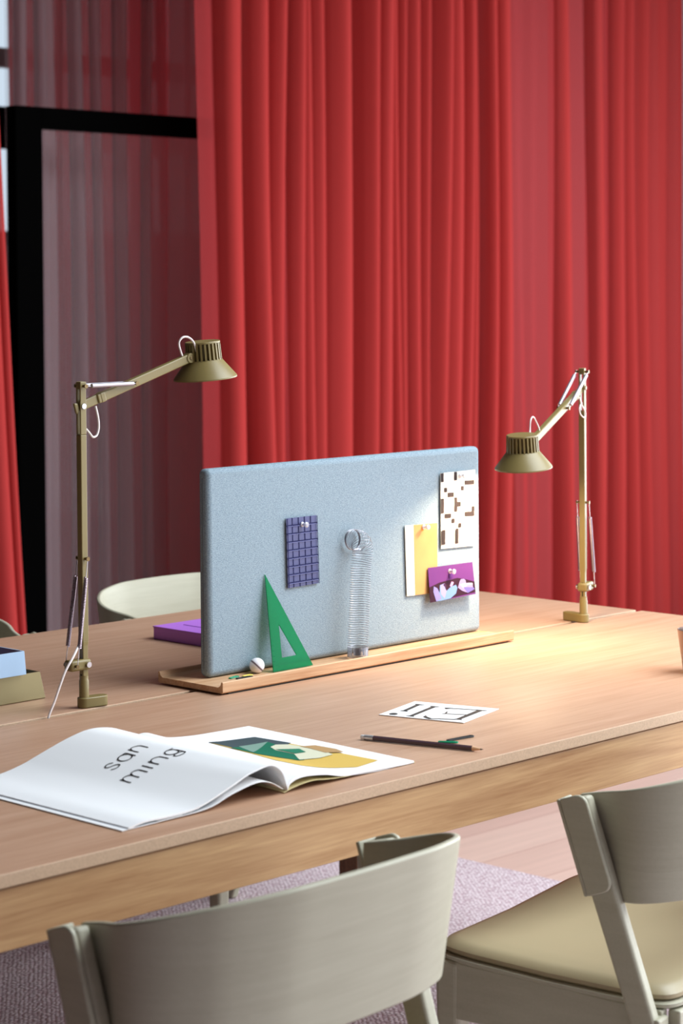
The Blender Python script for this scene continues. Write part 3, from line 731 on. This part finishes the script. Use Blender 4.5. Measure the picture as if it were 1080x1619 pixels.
# purple card with two swan-like birds
pp = [([(460, 1130), (500, 1112), (560, 1085), (640, 1065), (720, 1045), (800, 1062), (877, 1085), (877, 1190), (460, 1275)], flat((52, 26, 42))),
      ([(512, 1264), (492, 1175), (500, 1122), (530, 1140), (548, 1185), (556, 1112), (600, 1095), (612, 1168), (655, 1128), (700, 1112), (711, 1140), (695, 1195), (640, 1242), (560, 1258)], flat((108, 138, 184))),
      ([(560, 1112), (600, 1095), (612, 1168), (590, 1240), (560, 1200)], flat((142, 140, 188))), ([(500, 1122), (530, 1140), (560, 1240), (512, 1264), (492, 1175)], flat((126, 120, 176))),
      ([(585, 1110), (600, 1095), (612, 1110), (608, 1165), (598, 1130)], flat((70, 40, 70))),
      ([(642, 1122), (664, 1078), (682, 1086), (672, 1112), (655, 1130)], flat((178, 138, 186))),
      ([(715, 1140), (735, 1080), (748, 1058), (775, 1055), (790, 1070), (790, 1096), (848, 1098), (850, 1140), (862, 1160), (800, 1195), (750, 1172)], flat((142, 128, 172))),
      ([(735, 1110), (790, 1096), (800, 1120), (765, 1150)], flat((190, 182, 198))), ([(800, 1100), (845, 1100), (848, 1112), (812, 1116)], flat((240, 240, 250))),
      ([(760, 1135), (850, 1140), (862, 1160), (800, 1195)], flat((106, 96, 160))), ([(640, 1010), (680, 1003), (680, 1040), (645, 1047)], flat((84, 44, 110)))]
pp = [([g8(*q) for q in poly], m_) for poly, m_ in pp]
card('pinned_card', 'purple card with two pale birds pinned overlapping the amber card', 'card', [(676.7, 898), (745, 888.3), (746.2, 938.3), (676.7, 952.5)], FY-.006, pp, flat((98, 50, 112), .4), curl=lambda u, v: .006*v+.003*u)
# clear push pins
def pin(px, py, y, label):
    p = at(px, py, Y=y); b = MB(); r3 = Matrix(((1, 0, 0), (0, 0, -1), (0, 1, 0)))
    r3 = Matrix(((1, 0, 0), (0, 0, -1), (0, 1, 0)))
    b.lathe([(.0, 0), (.0044, 0), (.0044, .0012), (.0026, .0025), (.0026, .0065), (.0042, .0085), (.0048, .0095), (.0048, .0115), (.003, .0125), (0, .0125)], p, r3, 8, M['clear_plastic'])
    one(b, 'push_pin', p, label, 'pin', 'clear push pins on the screen', angle=.2)
pin(478, 829, FY-.0045, 'clear push pin holding the navy grid card')
pin(728, 752, FY-.005, 'clear push pin holding the white block pattern card')
pin(670, 833, FY-.0045, 'clear push pin holding the amber card')
pin(711, 903, FY-.0085, 'clear push pin holding the purple bird card')
# metal coil spring toy hung from the screen
b = MB(); top_c = at(556, 853, Y=FY-.004); base_c = Vector((2.690, 2.603, TZ+.0006))
p_ax = [(top_c, 0), (top_c+Vector((0, -.012, .000)), 1), (top_c+Vector((-.001, -.024, -.004)), 2), (top_c+Vector((-.005, -.031, -.018)), 3)]
p_ax += [(Vector((lerp(top_c.x-.009, base_c.x, k/6), 2.603, lerp(top_c.z-.040, base_c.z+.019, k/6))), k) for k in range(7)]
ax = catmull([p for p, _ in p_ax], 240)
# arc length and turn density: tight ring on the screen, open coils in between, closed stack at the foot
pts = []; turns = 0.0; L = [0.0]
for i in range(1, len(ax)): L.append(L[-1]+(ax[i]-ax[i-1]).length)
tot = L[-1]; rad = .0178
def sample(s):
    for i in range(1, len(ax)):
        if L[i] >= s:
            u = (s-L[i-1])/max(1e-9, L[i]-L[i-1]); return ax[i-1].lerp(ax[i], u), (ax[min(i+1, len(ax)-1)]-ax[max(i-2, 0)]).normalized()
    return ax[-1], (ax[-1]-ax[-2]).normalized()
s_ = 0.0; ph = 0.0
def emit(c, tdir, ph, r_=rad):
    e1 = (Vector((1, 0, 0)) - tdir*tdir.x).normalized(); e2 = tdir.cross(e1)
    pts.append(c+(e1*math.cos(ph)+e2*math.sin(ph))*r_)
NSEG = 26
for k in range(6*NSEG):
    c, td = sample(k/(6*NSEG)*.0045); emit(c, td, ph); ph += 2*math.pi/NSEG
s_ = .0045; NT = 50
for k in range(NT*NSEG):
    q = k/(NT*NSEG); c, td = sample(s_+(tot-s_)*q); emit(c, td, ph); ph += 2*math.pi/NSEG
for k in range(16*NSEG):
    c = ax[-1]+Vector((0, 0, -.0185*k/(16*NSEG))); emit(c, Vector((0, 0, -1)), ph); ph += 2*math.pi/NSEG
b.tube(pts, .00036, 5, M['coil_wire'])
one(b, 'coil_spring', (2.69, 2.6, TZ), 'silver metal coil toy drooping from the screen to the oak tray', 'toy')
# green set square leaning on the screen
A_, B_2, C_ = Vector((2.4905, 2.603, TZ+.0012)), Vector((2.582, 2.603, TZ+.0012)), Vector((2.5035, 2.6355, .9005))
def tri(u, v): return A_+(B_2-A_)*u+(C_-A_)*v
nrm = (B_2-A_).cross(C_-A_).normalized()
hole = [(.235, .13), (.61, .133), (.23, .48)]
outer = [(0, 0), (1, 0), (.015, .985), (0, .985)]
outer = [(0, 0), (1, 0), (0, 1)]
b = MB(); vs = [tri(*q) for q in outer]+[tri(*q) for q in hole]; th = -nrm*.0018
vs2 = [v+th for v in vs]
b.add(vs+vs2, [(0, 1, 4, 3), (1, 2, 5, 4), (2, 0, 3, 5), (6, 9, 10, 7), (7, 10, 11, 8), (8, 11, 9, 6), (0, 6, 7, 1), (1, 7, 8, 2), (2, 8, 6, 0), (3, 4, 10, 9), (4, 5, 11, 10), (5, 3, 9, 11)], M['green'])
gm = flat((6, 84, 56))
for k in range(14):
    v0 = .10+.055*k; b.add([tri(.0+.02, v0)+nrm*.0002, tri(.0+.07*(1-v0), v0)+nrm*.0002, tri(.0+.07*(1-v0), v0+.006)+nrm*.0002, tri(.02, v0+.006)+nrm*.0002], [(0, 1, 2, 3)], gm)
one(b, 'set_square', A_, 'translucent green plastic set square leaning against the screen', 'set square', smooth=False)
# white ball with a dark swirl
def marble():
    mt, nt, p = newmat('swirl_stone'); p.inputs['Roughness'].default_value = .25
    tc = nt.nodes.new('ShaderNodeTexCoord'); wv = nt.nodes.new('ShaderNodeTexWave'); wv.inputs['Scale'].default_value = 13; wv.inputs['Distortion'].default_value = 2.6; wv.inputs['Detail'].default_value = 1
    mp = nt.nodes.new('ShaderNodeMapping'); mp.inputs['Rotation'].default_value = (.4, .9, .5); nt.links.new(tc.outputs['Object'], mp.inputs[0]); nt.links.new(mp.outputs[0], wv.inputs['Vector'])
    rp = nt.nodes.new('ShaderNodeValToRGB'); e = rp.color_ramp.elements; e[0].position = .0; e[0].color = lin((96, 74, 82)); e[1].position = .07; e[1].color = lin((240, 236, 240))
    nt.links.new(wv.outputs[0], rp.inputs[0]); nt.links.new(rp.outputs[0], p.inputs['Base Color']); return mt
b = MB(); rb = .0127; b.lathe([(rb*math.sin(math.pi*i/24), -rb*math.cos(math.pi*i/24)) for i in range(25)], (2.470, 2.6215, TZ+rb), None, 40, marble())
one(b, 'ball', (2.470, 2.6215, TZ+rb), 'small white ball with a dark swirl in the oak tray', 'ball', angle=3)
# paper clips
def clip(name, x, y, z, rz, m_, label, ln=.028, wd=.0068, r=.0007):
    w2 = wd/2; P = []
    def arc(cx, cy, rr, a0, a1, n=8):
        for i in range(n+1):
            a = R(lerp(a0, a1, i/n)); P.append((cx+rr*math.cos(a), cy+rr*math.sin(a)))
    P.append((-.004, -w2*.55)); arc(ln/2-w2*.55-.003, 0, w2*.55, -90, 90); arc(-ln/2+w2*.8, 0+.0004, w2*.8-.0004, 90, 270); arc(ln/2-w2, -.0002, w2, -90, 90); P.append((-ln/2+.008, w2-.0002))
    b = MB(); c, s = math.cos(rz), math.sin(rz)
    pts = [(x+c*a-s*q, y+s*a+c*q, z+r+.00015) for a, q in P]
    b.tube(pts, r, 7, m_); one(b, name, (x, y, z), label, 'paper clip', 'loose paper clips')
clip('paper_clip', 2.309, 2.058, T, R(-55), M['green_clip'], 'green paper clip on the table behind the pencil point', r=.0010)
clip('paper_clip', 2.340, 2.0625, T, R(-5), M['black_clip'], 'black paper clip on the table beside the green one', .050, .0075, .0011)
clip('paper_clip', 2.424, 2.603, TZ, R(0), M['black_clip'], 'black paper clip in the oak tray beside the white ball', .034, .008, .0009)
clip('paper_clip', 2.414, 2.617, TZ, R(14), M['green_clip'], 'green paper clip in the oak tray against the screen', .024, .007, .0010)
clip('paper_clip', 2.440, 2.6125, TZ, R(6), M['yellow_clip'], 'yellow paper clip in the oak tray left of the ball', .022, .007, .0010)
clip('paper_clip', 2.4635, 2.592, TZ, R(20), M['blue_clip'], 'blue paper clip in the oak tray in front of the ball', .012, .005, .0009)

# ------------------------------------------------------------------ things on the table
# purple box behind the screen
px0, py1 = 2.640, 3.080
t = thing('storage_box', (px0+.18, py1-.125, T), 'flat purple card box lying behind the blue screen', 'box')
b = MB(); b.box((px0+.18, py1-.125, T+.011), (.36, .25, .022), M['purple']); b.build('box_body', t, smooth=False, bevel=.0012)
b = MB(); b.box((px0+.18, py1-.125, T+.0230), (.362, .252, .002), M['purple']); b.box((px0+.19, py1-.125, T+.0245), (.29, .185, .001), M['purple']); b.build('lid', t, smooth=False, bevel=.0006)
# open trays at the left
def open_box(b, x0, x1, y0, y1, z0, z1, th, mo, mi, flare=0.0):
    f = flare
    bo = [(x0, y0), (x1, y0), (x1, y1), (x0, y1)]; to = [(x0+f, y0+f), (x1-f, y0+f), (x1-f, y1-f), (x0+f, y1-f)]
    ins = [(x0+f+th, y0+f+th), (x1-f-th, y0+f+th), (x1-f-th, y1-f-th), (x0+f+th, y1-f-th)]
    vs = [(x, y, z0) for x, y in bo]+[(x, y, z1) for x, y in to]+[(x, y, z1) for x, y in ins]+[(x, y, z0+th) for x, y in ins]
    b.add(vs, [(3, 2, 1, 0)]+[(i, (i+1) % 4, 4+(i+1) % 4, 4+i) for i in range(4)], mo)
    b.add(vs, [(4+i, 4+(i+1) % 4, 8+(i+1) % 4, 8+i) for i in range(4)], mo)
    b.add(vs, [(8+i, 8+(i+1) % 4, 12+(i+1) % 4, 12+i) for i in range(4)]+[(12, 13, 14, 15)], mi)
b = MB(); open_box(b, 1.84, 2.137, 2.755, 2.985, T+.0004, T+.0425, .003, M['brass'], M['brass'], .006)
one(b, 'desk_organizer', (1.99, 2.87, T), 'open brass-coloured tray under the pale blue box at the left edge', 'tray', smooth=False, bevel=.0012, fix=False)
zb_ = T+.0432
b = MB(); open_box(b, 1.80, 2.097, 2.752, 2.93, zb_, zb_+.037, .0022, M['blue'], M['mauve'], .002)
one(b, 'storage_box', (1.95, 2.84, zb_), 'open pale blue box stacked on the brass-coloured tray', 'box', smooth=False, bevel=.0006, fix=False)
b = MB(); c0 = at(4, 1040, Y=2.80); zc = zb_+.0025+.012
b.tube([(2.026, 2.80, zc+.008), (2.062, 2.785, zc+.008)], .0195, 24, M['graphite']); b.tube([(2.0618, 2.7851, zc+.008), (2.0655, 2.7835, zc+.008)], .0125, 20, flat((206, 160, 140)))
b.tube([(2.0650, 2.7837, zc+.008), (2.0662, 2.7832, zc+.008)], .006, 16, M['graphite'])
one(b, 'tape_roll', (2.045, 2.793, zb_), 'dark roll lying inside the pale blue box', 'tape roll')
# smoky cup at the right edge
cc = at(1109, 1062, z=T); 
b = MB(); b.lathe([(0, .0005), (.028, .0005), (.0305, .004), (.034, .030), (.0343, .0305), (.0345, .032), (.0395, .071), (.0385, .0715), (.0375, .071), (.033, .034), (.029, .006), (0, .005)], cc, None, 48, M['cup'])
one(b, 'cup', cc, 'smoky metal cup at the right edge of the table', 'cup', angle=.5)
# letter card
k1, k2, k3, k4 = at(599, 1131, z=T), at(733, 1144, z=T), at(789, 1122, z=T), at(656, 1110, z=T)
b = MB(); b.prism([v+Vector((0, 0, .0005)) for v in (k1, k2, k3, k4)], (0, 0, .0009), M['paper'])
cd = one(b, 'letter_card', sum((k1, k2, k3, k4), Vector())/4, 'white card with large black letters lying behind the pencil', 'card', smooth=False)
g1 = lambda x, y: at(590+x/5.143, 1100+y/5.143, z=T+.0017)
for polys in ([[(848, 116), (893, 121), (712, 192), (668, 190)], [(820, 111), (935, 120), (900, 124), (845, 119)], [(648, 190), (732, 198), (716, 191), (672, 187)],
              [(580, 96), (850, 113), (845, 118), (583, 101)], [(580, 96), (655, 101), (590, 109)], [(600, 144), (762, 152), (756, 157), (600, 149)], [(600, 127), (607, 130), (600, 147), (545, 150), (582, 142)],
              [(448, 182), (672, 189), (668, 195), (448, 188)], [(428, 158), (440, 170), (482, 186), (440, 186), (404, 172)]],
              [[(478, 86), (514, 90), (324, 166), (288, 163)], [(450, 80), (548, 89), (514, 93), (476, 88)], [(255, 163), (346, 171), (324, 164), (290, 160)]],
              [[(352, 70), (387, 73), (272, 124), (238, 121)], [(328, 64), (428, 73), (390, 76), (350, 72)], [(210, 122), (288, 130), (272, 122), (240, 118)],
               [(165+36*math.cos(2*math.pi*i/20), 147+8.5*math.sin(2*math.pi*i/20)) for i in range(20)]]):
    b = MB()
    for poly in polys: b.add([g1(*q) for q in poly], [tuple(range(len(poly)))], M['ink'])
    b.build('printed_letter', cd, smooth=False)
# pencil
pa, pb = at(571, 1165, z=T+.0040), at(764, 1185, z=T+.0040); pd = (pb-pa).normalized(); Lp = (pb-pa).length
t = thing('pencil', (pa+pb)/2, 'dark brown pencil with a white eraser lying on the table', 'pencil')
hexm = Vector((0, 0, 1)); pr = .0038
b = MB(); b.tube([pa+pd*.020, pa+pd*(Lp-.016)], pr, 6, M['pencil'], ref=(0, 0, 1)); b.build('shaft', t, smooth=False, bevel=.0004)
b = MB(); b.tube([pa+pd*(Lp-.0162), pa+pd*(Lp-.004)], pr, 12, M['pencil_wood'], rr=[pr*.97, .0012]); b.build('sharpened_wood', t)
b = MB(); b.tube([pa+pd*(Lp-.0045), pa+pd*Lp], pr, 10, M['graphite'], rr=[.0013, .0003]); b.build('lead', t)
b = MB(); b.tube([pa+pd*(.006+.002*i) for i in range(8)], pr, 16, M['silver'], rr=[.0037 if i % 2 else .0040 for i in range(8)]); b.build('ferrule', t)
b = MB(); b.tube([pa, pa+pd*.001, pa+pd*.0068], pr, 14, M['eraser'], rr=[.0028, .0035, .0036]); b.build('eraser', t)

# ------------------------------------------------------------------ open magazine
nL = [(1.674, .7335), (1.70, .737), (1.74, .7365), (1.785, .739), (1.838, .755), (1.866, .765), (1.884, .769), (1.906, .772), (1.92, .768), (1.931, .757), (1.938, .738)]
fL = [(1.676, .7335), (1.70, .7345), (1.738, .736), (1.775, .743), (1.801, .751), (1.84, .763), (1.866, .7695), (1.888, .773), (1.915, .772), (1.944, .764), (1.958, .742)]
nR = [(1.938, .738), (1.945, .7465), (1.967, .7505), (2.005, .747), (2.044, .739), (2.10, .7355), (2.177, .7335)]
fR = [(1.960, .746), (1.975, .7525), (1.995, .7525), (2.024, .742), (2.072, .7365), (2.133, .7345), (2.189, .7335)]
MY0, MY1 = 2.002, 2.342
def resample(pl_, n):
    return [Vector((p.x, p.z)) for p in catmull([(x, 0, z) for x, z in pl_], n)]
NP = 40
cnL, cfL, cnR, cfR = resample(nL, NP), resample(fL, NP), resample(nR, NP), resample(fR, NP)
def page_pt(cn, cf, i, v, dz=0.0):
    q = cn[i].lerp(cf[i], v); return Vector((q.x, lerp(MY0, MY1, v), q.y+dz))
def surf_z(x, y, cn, cf):
    v = min(1, max(0, (y-MY0)/(MY1-MY0))); row = [cn[i].lerp(cf[i], v) for i in range(NP+1)]
    if x <= row[0].x: return row[0].y
    for a, c in zip(row, row[1:]):
        if c.x >= x > a.x: return lerp(a.y, c.y, (x-a.x)/max(1e-9, c.x-a.x))
    return row[-1].y
def on_page(px, py, cn, cf):
    z = .742
    for _ in range(40):
        p = at(px, py, z=z); z = .5*z+.5*surf_z(p.x, p.y, cn, cf)
    return p
mg = thing('magazine', (1.93, 2.17, T), 'open white magazine lying on the table near the front edge', 'magazine')
def block(name, cn, cf, dtop, dbot, m_, v0=0.0, v1=1.0, zmin=T+.0006, parent=mg, i0=0, i1=NP):
    b = MB(); nv = 10
    P = [[page_pt(cn, cf, i, lerp(v0, v1, j/nv), dtop) for j in range(nv+1)] for i in range(i0, i1+1)]
    b.grid(P, m_, lambda i, j, p: Vector((p.x, p.y, max(zmin, p.z-dbot))))
    return b.build(name, parent, angle=.6)
lp = block('left_pages', cnL, cfL, 0, .0022, M['paper'])
rp_ = block('right_pages', cnR, cfR, 0, .0045, M['paper'])
nL2 = [(1.664, .7335), (1.73, .7345), (1.80, .7365), (1.843, .7475), (1.884, .7545), (1.909, .7505), (1.93, .739)]; fL2 = [(1.666, .7335), (1.73, .7345), (1.80, .742), (1.85, .752), (1.90, .7585), (1.93, .756), (1.952, .742)]
c2n, c2f = resample(nL2, NP), resample(fL2, NP)
lv = block('left_cover', c2n, c2f, -.0018, .0009, M['paper'])
for k, (dx, mm) in enumerate(((.0055, 'paper_edge'), (.0025, 'paper2'))):
    cn_ = [Vector((q.x-dx, q.y-.0012*(2-k)+.0004)) for q in cnL[:16]]; cf_ = [Vector((q.x-dx, q.y-.0012*(2-k)+.0004)) for q in cfL[:16]]
    b = MB(); P = [[Vector((cn_[i].lerp(cf_[i], j/8).x, lerp(MY0+.001, MY1-.001, j/8), max(T+.0012+.0006*k, cn_[i].lerp(cf_[i], j/8).y-.001*(2-k)))) for j in range(9)] for i in range(16)]
    b.grid(P, M[mm], lambda i, j, p: p+Vector((0, 0, -.0004))); b.build('inner_page', mg, angle=.6)
nR2 = [(1.932, .7325), (1.95, .7365), (1.984, .7395), (2.03, .7355), (2.145, .7318), (2.18, .7315)]; fR2 = [(1.955, .7335), (1.98, .738), (2.01, .737), (2.06, .733), (2.14, .7318), (2.192, .7315)]
block('right_cover', resample(nR2, NP), resample(fR2, NP), -.0006, .0007, flat((214, 200, 150)))
# printed words on the left page, stroke by stroke
def bez(pts, n=14): return [(p.x, p.y) for p in catmull([(x, y, 0) for x, y in pts], n)]
cir = lambda cx, cy, rx, ry, a0=0, a1=360, n=18: [(cx+rx*math.cos(R(lerp(a0, a1, i/n))), cy+ry*math.sin(R(lerp(a0, a1, i/n)))) for i in range(n+1)]
GL = {'s': [bez([(.88, .80), (.70, .97), (.38, 1.0), (.12, .84), (.20, .60), (.52, .50), (.84, .36), (.90, .14), (.62, 0), (.30, .0), (.06, .18)], 26)],
      'a': [cir(.46, .5, .42, .5), [(.90, 1.0), (.90, 0)], [(.46, 1.0), (.90, 1.0)]],
      'n': [[(.08, 1), (.08, 0)], bez([(.08, .62), (.25, .95), (.55, 1.0), (.86, .84), (.92, .5), (.92, 0)], 16)],
      'm': [[(.05, 1), (.05, 0)], bez([(.05, .62), (.15, .95), (.32, 1.0), (.48, .84), (.5, .5), (.5, 0)], 16), bez([(.5, .62), (.6, .95), (.78, 1.0), (.93, .84), (.95, .5), (.95, 0)], 16)],
      'i': [[(.5, 1), (.5, 0)]],
      'g': [cir(.46, .52, .42, .48), [(.46, 1.0), (.95, 1.0)], cir(.48, -.22, .42, .24), [(.88, .5), (.90, -.2)]]}
b = MB(); lw = .0019
def stroke(pl_):
    for (x0, y0), (x1, y1) in zip(pl_, pl_[1:]):
        d = Vector((x1-x0, y1-y0)); n = max(1, int(d.length/.003)); 
        if d.length < 1e-7: continue
        nn = Vector((-d.y, d.x)).normalized()*lw/2; e = d.normalized()*lw*.25
        for k in range(n):
            a = Vector((x0, y0))+d*(k/n)-e; c = Vector((x0, y0))+d*((k+1)/n)+e; q = []
            for pt_ in (a-nn, c-nn, c+nn, a+nn): q.append((pt_.x, pt_.y, surf_z(pt_.x, pt_.y, cnL, cfL)+.0006))
            b.add(q, [(0, 1, 2, 3)], M['ink'])
XH = .0205
for ch, x0, x1, y in (('s', 1.8105, 1.8265, 2.196), ('a', 1.8315, 1.8525, 2.197), ('n', 1.8575, 1.8775, 2.2015), ('m', 1.7955, 1.8265, 2.1435), ('i', 1.829, 1.840, 2.1440), ('n', 1.843, 1.8625, 2.144), ('g', 1.8685, 1.8890, 2.146)):
    b = MB()
    for pl_ in GL[ch]: stroke([(lerp(x0, x1, u), y+v*XH) for u, v in pl_])
    b.build('printed_letter', lp, smooth=False, fix=False)
# picture on the right page
b = MB(); o2 = lambda x, y: (240+x/2.4, 1140+y/2.4)
def pic(poly, m_, dz):
    pts = [on_page(*o2(x, y), cnR, cfR) for x, y in poly]; c = sum(pts, Vector())/len(pts)
    # subdivide the fan so it follows the page
    ring = []
    for p0, p1 in zip(pts, pts[1:]+pts[:1]):
        for k in range(4): ring.append(p0.lerp(p1, k/4))
    lev = [[c.lerp(p, f) for p in ring] for f in (.25, .5, .75, 1.0)]
    vs = [c]+[p for l in lev for p in l]; n = len(ring); fs = [(0, 1+i, 1+(i+1) % n) for i in range(n)]
    for l in range(3): fs += [(1+l*n+i, 1+(l+1)*n+i, 1+(l+1)*n+(i+1) % n, 1+l*n+(i+1) % n) for i in range(n)]
    b.add([(p.x, p.y, surf_z(p.x, p.y, cnR, cfR)+dz) for p in vs], fs, m_)
pic([(215, 82), (390, 62), (545, 90), (860, 150), (780, 176), (680, 179), (570, 170), (470, 150), (380, 125)], flat((206, 172, 88)), .0005)
pic([(215, 82), (390, 62), (530, 85), (500, 98), (420, 100), (330, 108)], flat((66, 78, 82)), .0008)
pic([(300, 104), (440, 82), (480, 95), (560, 118), (580, 150), (560, 152), (400, 127)], flat((22, 104, 78)), .0011)
pic([(330, 100), (440, 82), (420, 100), (385, 122)], flat((120, 150, 136)), .0014)
pic([(450, 102), (470, 93), (520, 92), (575, 100), (640, 112), (688, 130), (640, 143), (560, 150), (540, 128), (470, 114)], flat((206, 204, 178)), .0014)
pic([(560, 100), (620, 96), (700, 110), (730, 122), (660, 124), (600, 108)], flat((176, 140, 96)), .0017)
pic([(470, 112), (560, 110), (585, 122), (545, 128)], flat((40, 118, 90)), .0020)
b.build('picture', rp_, smooth=False, fix=False)

# every part that hangs under a part keeps its own place
for o in list(bpy.data.objects):
    if '_local' in o.keys(): del o['_local']
